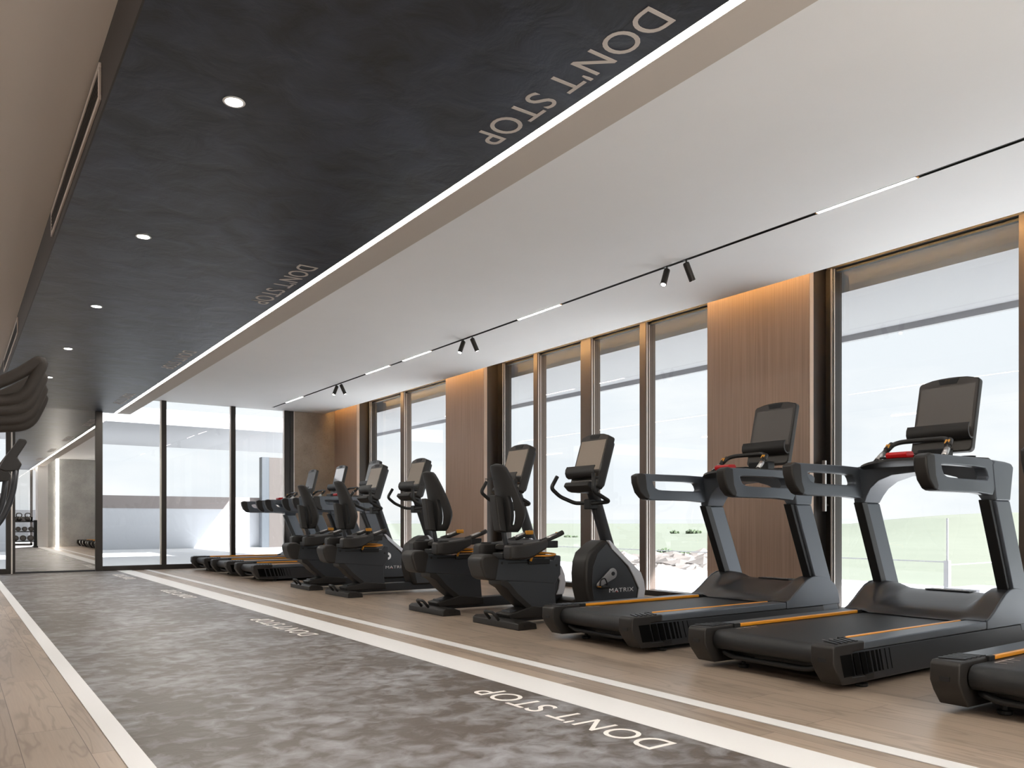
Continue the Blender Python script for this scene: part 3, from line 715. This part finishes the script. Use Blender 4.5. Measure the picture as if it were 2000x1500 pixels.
# ------------------------------------------------------------------ recumbent bike
def make_bike(loc, label, group):
    t = thing('recumbent_bike', label, 'exercise bike', loc, group)
    bm = bmesh.new(); prism(bm, [(.03, .0), (.03, .05), (.06, .068), (.14, .066), (.205, .045), (.215, .0)], -.335, .335)
    f = mobj('rear_foot', bm, 'plast', t, bevel=.006)
    T('lift_handle', [(.02, .055, .06), (-.035, .055, .125), (-.035, -.075, .125), (.02, -.075, .06)], .013, 'black', f, round_=.03)
    bm = bmesh.new(); 
    for x in (.09, .15): lathe(bm, [(.009, -.337), (.009, -.3345)], c=(x, 0, .035), seg=10, axis='y')
    mobj('bolt', bm, 'black', f)
    B('base_beam', (.14, 1.62, -.065, .065, .03, .125), 'side_tm', t, bevel=.01)
    bm = bmesh.new(); prism(bm, [(1.56, 0), (1.55, .05), (1.60, .075), (1.70, .07), (1.74, .04), (1.74, 0)], -.30, .30); mobj('front_foot', bm, 'plast', t, bevel=.006)
    bm = bmesh.new(); prism(bm, [(.10, .10), (.35, .155), (.62, .125), (.62, .06), (.12, .06)], -.10, .10); mobj('foot_cover', bm, 'plast', t, bevel=.01)
    # pedestal
    bm = bmesh.new(); prism(bm, [(.035, .375), (.04, .345), (.10, .315), (.16, .25), (.355, .10), (.385, .075), (.61, .062), (.585, .345)], -.088, .088); mobj('pedestal', bm, 'bikegrey', t, bevel=.008)
    bm = bmesh.new(); prism(bm, [(.028, .378), (.033, .342), (.095, .308), (.15, .245), (.345, .095), (.38, .072), (.40, .10), (.375, .13), (.20, .27), (.13, .345), (.09, .378)], -.0915, .0915); mobj('pedestal_edge', bm, 'plast', t, bevel=.004)
    # seat rail
    bm = bmesh.new(); prism(bm, [(-.06, .555), (-.06, .385), (.10, .372), (.585, .328), (.648, .405), (.65, .565), (.60, .572), (.57, .525), (.10, .545)], -.092, .092); mobj('seat_rail', bm, 'bikegrey', t, bevel=.01)
    bm = bmesh.new(); prism(bm, [(-.045, .592), (-.14, .588), (-.172, .555), (-.165, .50), (-.13, .405), (-.09, .385), (-.02, .380), (.015, .56)], -.106, .106); mobj('rail_cover', bm, 'plast', t, bevel=.02, seg=3)
    for k, x in enumerate((0.04, .60)):
        bm = bmesh.new(); lathe(bm, [(.011, -.0945), (.011, -.0915)], c=(x, 0, .52 if k == 0 else .485), seg=12, axis='y'); mobj('bolt', bm, 'black', t)
    B('rail_slot', (.10, .50, -.0935, -.0915, .512, .522), 'black', t)
    B('seat_carriage', [(.06, .50, -.075, .075, .55, .60), (.16, .40, -.05, .05, .60, .645), (.30, .52, -.11, -.076, .50, .545)], 'black', t, bevel=.006)
    # orange seat lever
    T('seat_lever', [(.30, -.15, .575), (.46, -.19, .572), (.56, -.15, .582), (.50, -.10, .592), (.33, -.08, .598)], .008, 'orange', t, round_=.06)
    T('lever_tip', [(.305, -.15, .578), (.285, -.152, .532)], .010, 'yellow', t, round_=0)
    # seat pad
    bm = bmesh.new(); rows = []
    for x, hw, z in ((.14, .16, .655), (.20, .20, .668), (.30, .205, .675), (.42, .19, .682), (.50, .15, .684), (.54, .10, .675)):
        rows.append([(x, -hw, z - .035), (x, -hw, z), (x, -hw * .6, z + .018), (x, 0, z + .02), (x, hw * .6, z + .018), (x, hw, z), (x, hw, z - .035)])
    V = grid(bm, rows); bm.faces.new(V[0][::-1]); bm.faces.new(V[-1])
    for a, b in zip(V, V[1:]): bm.faces.new((a[0], b[0], b[-1], a[-1]))
    mobj('seat', bm, 'seat', t, bevel=.012, seg=3)
    # armrests with cup holders
    for s in (-1, 1):
        yc = s * .225
        bm = bmesh.new()
        secs = [(-.005, .045, .560, .652), (.01, .058, .552, .668), (.06, .062, .550, .672), (.15, .062, .553, .676), (.22, .056, .565, .684), (.30, .045, .60, .694), (.38, .036, .635, .706)]
        rings = []
        for x, hw, z0, z1 in secs:
            rings.append([bm.verts.new(c) for c in ((x, yc - hw, z0 + .015), (x, yc - hw, z1 - .012), (x, yc - hw + .012, z1), (x, yc + hw - .012, z1), (x, yc + hw, z1 - .012), (x, yc + hw, z0 + .015), (x, yc + hw - .02, z0), (x, yc - hw + .02, z0))])
        for a, b in zip(rings, rings[1:]):
            for k in range(8): bm.faces.new((a[k], a[(k + 1) % 8], b[(k + 1) % 8], b[k]))
        bm.faces.new(rings[0]); bm.faces.new(rings[-1][::-1])
        ar = mobj('armrest', bm, 'plast', t, bevel=.006)
        bm = bmesh.new(); lathe(bm, [(.042, .668), (.048, .676), (.048, .684), (.040, .684), (.036, .678)], c=(.095, yc, -.0025), seg=24); mobj('cup_holder', bm, 'black', ar)
        g = T('grip', [(.33, yc, .690), (.42, yc, .715), (.52, yc, .748), (.56, yc, .765)], .021, 'plast', ar, round_=.02)
        T('pulse_sensor', [(.39, yc, .716), (.49, yc, .746)], .017, 'chrome', g, round_=0)
        B('under_grip', (.34, .50, yc - .018, yc + .018, .640, .698), 'black', ar, bevel=.006)
        gb = B('button_pod', (.50, .57, yc + .016, yc + .026, .738, .768) if s < 0 else (.495, .572, yc - .030, yc - .004, .742, .778), 'yellow', g, bevel=.006)
        T('arm_brace', [(.20, s * .20, .60), (.18, s * .06, .60)], .02, 'black', ar, round_=0)
    # back post, bracket, backrest
    T('back_post', [(.165, 0, .60), (.135, 0, .70), (.11, 0, .82)], .020, 'side_tm', t, round_=.02)
    bm = bmesh.new(); prism(bm, [(.050, .775), (.125, .765), (.085, 1.055), (.005, 1.075)], -.046, .046); mobj('back_bracket', bm, 'plast', t, bevel=.012)
    # shield shaped backrest with two slots
    zs = [.765, .79, .82, .86, .90, .94, .98, 1.02, 1.06, 1.10, 1.15, 1.20, 1.25, 1.29, 1.315]
    hw_ = [.080, .118, .145, .172, .192, .198, .192, .184, .173, .162, .148, .134, .120, .108, .092]
    cols = [-1, -.8, -.62, -.42, -.24, 0, .24, .42, .62, .8, 1]
    bm = bmesh.new(); V = []
    for z, hw in zip(zs, hw_):
        q = (z - .765) / .55
        xc = .135 - .125 * q + .03 * math.sin(math.pi * q)
        V.append([bm.verts.new((xc + .075 * abs(c) ** 2.2 * (1 - .5 * q) - .0, c * hw, z)) for c in cols])
    for i in range(len(V) - 1):
        for j in range(len(cols) - 1):
            if 2 <= i <= 7 and j in (2, 7): continue
            bm.faces.new((V[i][j], V[i][j + 1], V[i + 1][j + 1], V[i + 1][j]))
    bk = mobj('backrest', bm, 'seat', t, smooth=True)
    so = bk.modifiers.new('s', 'SOLIDIFY'); so.thickness = .045; so.offset = 1
    bv = bk.modifiers.new('b', 'BEVEL'); bv.width = .012; bv.segments = 2; bv.limit_method = 'ANGLE'; bv.angle_limit = R(50)
    bk.data.flip_normals()
    text_obj('back_text', 'MATRIX', 1, .001, (-.0335 + .022, .07, 1.19), (0, -1, 0), (-.18, 0, 1), 'textdark', bk, length=.14, height=.022)
    # front housing
    core = [(1.15, .695), (1.08, .670), (.955, .585), (.92, .50), (.908, .40), (.915, .28), (.955, .14), (.985, .09), (1.57, .09), (1.60, .16), (1.605, .24), (1.55, .39), (1.33, .56), (1.21, .665)]
    bm = bmesh.new(); prism(bm, core, -.105, .105)
    hs = mobj('front_housing', bm, 'plast', t, bevel=.03, seg=4)
    for s in (-1, 1):
        def yy(a, b): return (a * s, b * s) if s > 0 else (b * s, a * s)
        a0, a1 = yy(.10, .112)
        bm = bmesh.new(); prism(bm, [(1.15, .660), (1.045, .575), (.995, .46), (.985, .34), (.99, .25), (1.02, .11), (1.485, .11), (1.51, .17), (1.52, .24), (1.455, .365), (1.39, .45), (1.20, .615)], a0, a1)
        sp_ = mobj('side_panel', bm, 'bikegrey', hs, bevel=.004)
        a0, a1 = yy(.085, .118)
        bm = bmesh.new(); prism(bm, [(1.165, .690), (1.185, .690), (1.333, .568), (1.565, .392), (1.605, .31), (1.618, .231), (1.605, .155), (1.585, .105), (1.50, .105), (1.528, .16), (1.543, .246), (1.475, .362), (1.41, .452), (1.21, .612)], a0, a1)
        mobj('silver_trim', bm, 'silver', hs, bevel=.004)
        if s < 0:
            text_obj('logo_text', 'MATRIX', 1, .001, (1.18, -.1125, .226), (1, 0, .0), (0, 0, 1), 'textw', hs, length=.295, height=.036, spacing=1.1)
            bm = bmesh.new(); prism(bm, [(1.262, .226), (1.281, .226), (1.2715, .238)], -.1140, -.1132); mobj('logo_accent', bm, 'red', hs)
        # crank and pedal
        p0 = Vector((1.20, s * .128, .395)); dr = Vector((-.16, 0, -.095)) * s * -1
        bm = bmesh.new(); n = 10; pts = []
        ang = math.atan2(dr.z, dr.x)
        for k in range(n + 1):
            q = ang + R(90) + R(180) * k / n; pts.append((p0.x + .050 * math.cos(q), p0.z + .050 * math.sin(q)))
        e = p0 + dr
        for k in range(n + 1):
            q = ang - R(90) + R(180) * k / n; pts.append((e.x + .022 * math.cos(q), e.z + .022 * math.sin(q)))
        a0, a1 = yy(.122, .140); prism(bm, pts, a0, a1)
        cr = mobj('crank', bm, 'chrome', t, bevel=.005)
        bm = bmesh.new(); lathe(bm, [(.018, s * .139), (.018, s * .146)], c=(p0.x, 0, p0.z), seg=14, axis='y'); mobj('axle_cap', bm, 'side_tm', cr)
        bm = bmesh.new(); lathe(bm, [(.032, s * .112), (.032, s * .1225)], c=(p0.x, 0, p0.z), seg=14, axis='y'); mobj('axle', bm, 'side_tm', cr)
        a0, a1 = yy(.150, .235)
        pd = B('pedal', (e.x - .045, e.x + .05, a0, a1, e.z - .028, e.z - .002), 'black', cr, bevel=.008)
        B('spindle', (e.x - .008, e.x + .008, *yy(.138, .151), e.z - .02, e.z - .004), 'chrome', pd)
        B('reflector', (e.x - .049, e.x + .054, a0 + .02, a1 - .02, e.z - .012, e.z - .006), 'orange', pd)
        T('pedal_strap', [(e.x - .035, s * .19, e.z - .004), (e.x - .03, s * .19, e.z + .05), (e.x + .02, s * .19, e.z + .065), (e.x + .045, s * .19, e.z + .02), (e.x + .045, s * .19, e.z - .004)], .006, 'black', pd, round_=.02)
    # mast
    T('mast', [(1.30, 0, .56), (1.235, 0, .72), (1.085, 0, 1.12), (1.04, 0, 1.22)], .062, 'side_tm', t, round_=.02, sx=.8, seg=16)
    text_obj('mast_text', 'MATRIX', 1, .0015, (1.095, -.0505, 1.095), (.37, 0, -.93), (.93, 0, .37), 'textw', t, length=.22, height=.022, spacing=1.3)
    B('clamp', (1.015, 1.13, -.045, .045, .965, 1.055), 'black', t, bevel=.01)
    T('handlebar', [(.868, .235, 1.262), (.805, .245, 1.155), (.90, .235, 1.08), (1.01, .16, 1.022), (1.04, 0, 1.018), (1.04, -.12, 1.018), (1.075, -.235, 1.03), (.90, -.225, 1.115), (.905, -.22, 1.272)], .018, 'black', t, round_=.035)
    # console
    d = display(t, (.965, 0, 1.155), 18, .375, .49, .075, tray=True, scr='screenb')
    bm = bmesh.new(); rows = []
    for y, q in ((-.165, .75), (-.12, 1), (0, 1.1), (.12, 1), (.165, .75)):
        rows.append([(.985, y, 1.20), (.90 , y, 1.205), (.895 - .02 * q, y, 1.17), (.93, y, 1.16 - .045 * q), (1.02, y, 1.16 - .05 * q), (1.05, y, 1.20)])
    V = grid(bm, rows); bm.faces.new(V[0][::-1]); bm.faces.new(V[-1])
    for a, b in zip(V, V[1:]): bm.faces.new((a[0], b[0], b[-1], a[-1]))
    mobj('console_base', bm, 'plast', d, bevel=.008)
    return t
G = 'recumbent bikes between the two treadmill rows'
b1 = make_bike((3.60, 5.42, 0), 'recumbent bike with its silver-trimmed housing and MATRIX logo in full view beside a treadmill', G)
dup(b1, (3.60, 6.58, 0), 'recumbent bike with its screen rising behind a backrest, second from the walnut-panel treadmill', G)
dup(b1, (3.60, 8.70, 0), 'recumbent bike third from the walnut-panel treadmill, its screen before the window beyond two panels', G)
dup(b1, (3.60, 9.88, 0), 'recumbent bike standing next to the far treadmills, last of its row', G)

# ------------------------------------------------------------------ machines at the left edge
def climber(loc):
    t = thing('stair_climber', 'stair climber with nested brown-black foam handrails, cut off by the frame', 'stair climber', loc)
    # nested hand loops that reach towards the aisle
    for k, dy in enumerate((-.55, -.21, .16, .46)):
        s = 1
        # k = 0 is the loop nearest the camera
        pts = [(-.62, dy, .98), (-.55, dy, 1.08), (-.20, dy, 1.235), (.13, dy, 1.347), (.25, dy, 1.415), (.335, dy, 1.49), (.318, dy, 1.43), (.268, dy, 1.322), (.12, dy, 1.305), (-.30, dy, 1.28), (-.60, dy, 1.20)]
        T('hand_loop', [Vector(p) + Vector((.004 * k - .0 + dy * .075, 0, 0)) for p in pts], .0225, 'foam', t, round_=.06, seg=14)
    T('cross_bar', [(-.60, -.56, 1.19), (-.60, .47, 1.19)], .02, 'foam', t, round_=0)
    for y in (-.56, .47):
        T('post', [(-.60, y, 1.25), (-.62, y, .3)], .03, 'side_tm', t, round_=0)
    bm = bmesh.new(); prism(bm, [(-1.9, 0), (-1.9, .25), (-1.55, .25), (-1.55, .45), (-1.2, .45), (-1.2, .65), (-.9, .65), (-.55, .70), (-.45, .5), (-.42, 0)], -.5, .42)
    mobj('body', bm, 'plast', t, bevel=.02)
    display(t, (-.58, -.04, 1.30), 12, .36, .36, .045)
    return t
climber((0, 4.15, 0))
def elliptical(loc, label):
    t = thing('elliptical_trainer', label, 'elliptical trainer', loc)
    for y, dx, dz in ((-.30, .0, .0), (.30, -.03, -.045)):
        a = T('moving_arm', [(-.62 + dx, y, .25), (-.30 + dx, y, .44 + dz), (.05 + dx, y, .62 + dz), (.26 + dx, y, .83 + dz), (.335 + dx, y, 1.02 + dz), (.355 + dx, y, 1.21 + dz)], .019, 'side_tm', t, round_=.15)
        P = [(.370 + dx, y, 1.195 + dz), (.390 + dx, y, 1.240 + dz), (.362 + dx, y, 1.285 + dz), (.420 + dx, y, 1.390 + dz), (.412 + dx, y, 1.408 + dz), (.372 + dx, y, 1.412 + dz), (.295 + dx, y, 1.29 + dz), (.255 + dx, y, 1.205 + dz), (.290 + dx, y, 1.185 + dz)]
        bm = bmesh.new(); prism(bm, [(p[0], p[2]) for p in P], y - .02, y + .02)
        mobj('grip_paddle', bm, 'plast', a, bevel=.010, seg=3, angle=25)
        T('pedal_bar', [(-1.6, y * .7, .22), (-.6, y, .26)], .025, 'side_tm', t, round_=0)
        B('foot_plate', (-1.35, -1.0, y * .8 - .07, y * .8 + .07, .24, .27), 'plast', t, bevel=.01)
    T('mast', [(-.45, 0, .3), (-.50, 0, 1.25)], .05, 'side_tm', t, round_=0)
    display(t, (-.50, 0, 1.22), 12, .36, .40, .045)
    B('base', (-1.7, -.15, -.12, .12, 0, .10), 'side_tm', t, bevel=.02)
    B('front_foot', (-.25, -.12, -.32, .32, 0, .06), 'plast', t, bevel=.01); B('rear_foot', (-1.75, -1.6, -.32, .32, 0, .06), 'plast', t, bevel=.01)
    bm = bmesh.new(); lathe(bm, [(.02, -.10), (.27, -.09), (.30, -.05), (.30, .05), (.27, .09), (.02, .10)], c=(-.55, 0, .42), seg=28, axis='y'); mobj('flywheel_housing', bm, 'plast', t, smooth=False, bevel=.01)
    return t
elliptical((0, 6.60, 0), 'elliptical trainer behind the foam handrails, only its dark paddle grips showing')

# ------------------------------------------------------------------ dumbbell rack (seen in the mirror)
rk = thing('dumbbell_rack', 'black three-tier weight rack seen in the mirror beside the white pier', 'rack', (0, 0, 0))
XR0, XR1, Y0 = 1.0, 2.36, -.32
for x in (XR0, XR1 - .09):
    bm = bmesh.new(); box(bm, x, x + .09, Y0 - .20, Y0 + .16, .05, .92); box(bm, x - .02, x + .11, Y0 - .26, Y0 + .24, 0, .05)
    mobj('side_post', bm, 'black', rk, bevel=.008)
for z, y in ((.20, .06), (.52, 0), (.86, -.02)):
    B('tray', (XR0 + .09, XR1 - .09, Y0 - .15 + y, Y0 + .15 + y, z, z + .03), 'black', rk, bevel=.004)
def dumbbell(x, y, z, r, label, group):
    o = thing('dumbbell', label, 'dumbbell', (x, y, z), group)
    bm = bmesh.new()
    for s in (-1, 1): lathe(bm, [(r * .96, s * .06), (r, s * .07), (r, s * .145), (r * .94, s * .155)], seg=20, axis='y', c=(0, 0, r))
    mobj('weight', bm, 'iron', o, smooth=False)
    bm = bmesh.new(); 
    for s in (-1, 1): lathe(bm, [(r * .72, s * .155), (r * .70, s * .158)], seg=20, axis='y', c=(0, 0, r))
    mobj('end_disc', bm, 'dbend', o)
    T('bar', [(0, -.06, r), (0, .06, r)], .015, 'chrome', o, round_=0)
for i in range(5):
    x = 2.17 - i * .215
    dumbbell(x, Y0 + .06, .23, .092, 'large round dumbbell on the lowest rack tier, number %s from the rack end' % ('one two three four five'.split()[i]), 'dumbbells on the lowest rack tier')
for i in range(6):
    x = 2.19 - i * .185
    dumbbell(x, Y0, .55, .076, 'small round dumbbell on the middle rack tier, number %s from the rack end' % ('one two three four five six'.split()[i]), 'dumbbells on the middle rack tier')
for i in range(4):
    x = 2.10 - i * .25
    o = thing('kettlebell', 'cast iron kettlebell on the rack top, number %s from the rack end' % ('one two three four'.split()[i]), 'kettlebell', (x, Y0 - .02, .89), 'kettlebells on the rack top')
    bm = bmesh.new(); lathe(bm, [(.05, 0), (.085, .03), (.095, .075), (.08, .12), (.05, .15), (.01, .158)], seg=20); mobj('bell', bm, 'iron', o, smooth=True)
    T('handle', [(-.055, 0, .11), (-.085, 0, .21), (-.05, 0, .26), (.05, 0, .26), (.085, 0, .21), (.055, 0, .11)], .016, 'foam', o, round_=.04)

# ------------------------------------------------------------------ outside
g = bmesh.new(); rows = []
for i in range(61):
    q = i / 60; rr = 8 + 900 * q ** 2.4
    row = []
    for j in range(81):
        a = R(-60) + R(165) * j / 80
        x, y = 10.87 + rr * math.cos(a), 5 + rr * math.sin(a) if False else 5 + rr * math.sin(a)
        z = -.65
        # low rocky rise, direction of the nearest window
        dx, dy = x - 92, y - 42
        z += 2.2 * math.exp(-(dx * dx + dy * dy) / 300) + 2.0 * math.exp(-((x - 120) ** 2 / 900 + (y - 20) ** 2 / 500))
        z += .06 * math.sin(x * .3) * math.cos(y * .23) * min(1, rr / 30)
        row.append((x, y, z))
    rows.append(row)
grid(g, rows)
o = mobj('ground_field', g, 'grass', smooth=True); st(o)
st(B('ground_field', (10.87, 20, -60, 80, -.75, -.70), 'grass'))
st(B('terrace_floor', (6.96, 10.87, -8, 31, -.2, -.005), 'terrace'))
st(B('courtyard_floor', (-14, 6.95, YB + .121, 27.49, -.2, -.005), 'terrace'))
st(B('courtyard_wall', (-14, 10.6, 27.5, 27.8, -.1, 1.29), 'yardwhite'))
st(B('courtyard_wall', (-14, 10.6, 27.48, 27.82, 1.29, 1.69), 'parapet'))
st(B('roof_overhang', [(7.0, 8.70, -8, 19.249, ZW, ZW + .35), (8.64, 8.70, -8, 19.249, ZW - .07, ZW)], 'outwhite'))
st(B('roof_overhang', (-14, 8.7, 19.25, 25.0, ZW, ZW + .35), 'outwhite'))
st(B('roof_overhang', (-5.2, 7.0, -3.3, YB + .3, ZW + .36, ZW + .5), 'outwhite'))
st(B('column', (8.58, 8.82, 26.9, 27.2, 0, ZW), 'steelb'))
st(B('reflection_slab', (8.84, 9.5, 26.95, 27.4, 0, ZW), 'riser'))  # brown slab imitates the walnut panel's reflection in the end glazing
st(B('rear_yard_wall', (-8, 8, -11.3, -11, -.1, 1.4), 'outwhite'))
st(B('rear_yard_floor', (-10, 10, -12, -3.21, -.2, -.005), 'terrace'))
# balustrade
bl = thing('glass_balustrade', 'low frameless glass balustrade with thin white rod along the terrace edge', 'balustrade', (10.4, 0, 0))
B('rod', [(-.008, .008, 5.15, 27, .335, .350), (-.008, .008, 5.14, 5.16, .35, .90), (-.008, 1.3, 5.135, 5.15, .300, .312)], 'outwhite', bl)
B('post', (-.03, .03, 5.12, 5.18, 0, .36), 'outwhite', bl)
bm = bmesh.new(); v = [bm.verts.new(c) for c in ((0, 5.18, .02), (0, 27, .02), (0, 27, .90), (0, 5.18, .90))]; bm.faces.new(v); mobj('glass_panel', bm, 'glass2', bl)
st(B('kerb', [(9.95, 10.75, 4.55, 4.95, -.005, .05), (10.2, 10.87, 3.6, 4.2, -.005, .05)], 'outwhite'))
# rubble and shrubs below the terrace edge
bm = bmesh.new()
for k in range(230):
    d = 22 + 10 * rnd.random(); u = 1205 + 190 * rnd.random()
    l = (u - 1000) / 1560; x = d * (.5745 + l * .8185); y = d * (.8185 - l * .5745)
    s_ = .12 + .35 * rnd.random() ** 2
    mt = Matrix.Translation((x, y, -.66 + s_ * .2)) @ Matrix.Diagonal((s_ * (.8 + rnd.random()), s_ * (.8 + rnd.random()), s_ * (.5 + .3 * rnd.random()), 1))
    r = bmesh.ops.create_icosphere(bm, subdivisions=1, radius=1, matrix=mt)
    for v in r['verts']: v.co += Vector((rnd.uniform(-1, 1), rnd.uniform(-1, 1), rnd.uniform(-1, 1))) * s_ * .18
o = mobj('rubble', bm, 'rockm'); tag(o, 'pale broken rocks scattered in the grass beyond the terrace', 'rocks', kind='stuff')
def shrub(x, y, z, s, label):
    bm = bmesh.new()
    for k in range(26):
        a = rnd.random() * 6.28; q = rnd.random() ** .5 * s
        c = Vector((q * math.cos(a), q * math.sin(a), s * (.2 + .45 * rnd.random() * (1 - q / s * .6))))
        rr = s * (.16 + .16 * rnd.random())
        r = bmesh.ops.create_icosphere(bm, subdivisions=1, radius=rr, matrix=Matrix.Translation(c))
        for v in r['verts']: v.co += Vector((rnd.uniform(-1, 1), rnd.uniform(-1, 1), rnd.uniform(-1, 1))) * rr * .35
    o = mobj('shrub', bm, 'bush', loc=(x, y, z)); tag(o, label, 'shrub', 'shrubs in the field')
def place(u, v, z):
    d = 1560 * (.85 - z) / (v - 1020); l = (u - 1000) / 1560
    return d * (.5745 + l * .8185), d * (.8185 - l * .5745)
for u, v, s, l in ((1356, 1044, .9, 'green shrub on the pale mound seen left of the nearest walnut panel'), (1318, 1043, .6, 'small green shrub left of the one on the pale mound'), (1335, 1085, .28, 'low green bush among the pale rocks'),
                   (1108, 1050, .35, 'tiny dark bush in the field left of the nearest bike mast'), (1124, 1050, .3, 'second tiny dark bush in the field beside the first'), (1300, 1082, .35, 'brownish bush at the left end of the rocks')):
    x, y = place(u, v, -.66); shrub(x, y, -.66, s, l)

# ------------------------------------------------------------------ sky, sun, camera
w = bpy.data.worlds.new('World'); sc.world = w; w.use_nodes = True; nt = w.node_tree; nt.nodes.clear()
out = nt.nodes.new('ShaderNodeOutputWorld'); bg = nt.nodes.new('ShaderNodeBackground')
tc = nt.nodes.new('ShaderNodeTexCoord'); mp = nt.nodes.new('ShaderNodeMapping'); mp.inputs['Scale'].default_value = (1, 1, 3.2)
no = nt.nodes.new('ShaderNodeTexNoise'); no.inputs['Scale'].default_value = 2.6; no.inputs['Detail'].default_value = 7; no.inputs['Roughness'].default_value = .55
cr = nt.nodes.new('ShaderNodeValToRGB'); cr.color_ramp.elements[0].position = .42; cr.color_ramp.elements[1].position = .66
cr.color_ramp.elements[0].color = (.70, .735, .775, 1); cr.color_ramp.elements[1].color = (.85, .85, .85, 1)
nt.links.new(tc.outputs['Generated'], mp.inputs[0]); nt.links.new(mp.outputs[0], no.inputs['Vector']); nt.links.new(no.outputs['Fac'], cr.inputs[0]); nt.links.new(cr.outputs[0], bg.inputs[0])
nt.links.new(bg.outputs[0], out.inputs[0]); bg.inputs[1].default_value = 1.0
sn = bpy.data.lights.new('sun', 'SUN'); sn.energy = 19; sn.angle = R(1.0); sn.color = (.99, .98, 1)
so_ = bpy.data.objects.new('sun', sn); COL.objects.link(so_)
so_.rotation_euler = Vector((-.70, 1.7, -1.0)).to_track_quat('-Z', 'Y').to_euler(); so_.location = (20, -10, 20)

cam = bpy.data.cameras.new('camera'); co = bpy.data.objects.new('camera', cam); COL.objects.link(co)
cam.sensor_fit = 'HORIZONTAL'; cam.sensor_width = 36; cam.lens = 36 * 1560 / 2000
cam.shift_x = 0; cam.shift_y = (1020 - 750) / 2000; cam.clip_start = .05; cam.clip_end = 3000
co.location = (0, 0, .85); co.rotation_euler = (R(90), 0, -math.atan(1095 / 1560)); sc.camera = co

sc.view_settings.view_transform = 'Standard'; sc.view_settings.look = 'None'; sc.view_settings.gamma = 1; sc.view_settings.use_curve_mapping = False
sc.view_settings.exposure = 0.42
cy = sc.cycles
cy.max_bounces = 10; cy.diffuse_bounces = 5; cy.glossy_bounces = 5; cy.transmission_bounces = 6; cy.transparent_max_bounces = 12
cy.sample_clamp_indirect = 6; cy.caustics_reflective = False; cy.caustics_refractive = False
cy.use_denoising = True
try: cy.denoiser = 'OPENIMAGEDENOISE'
except Exception: pass
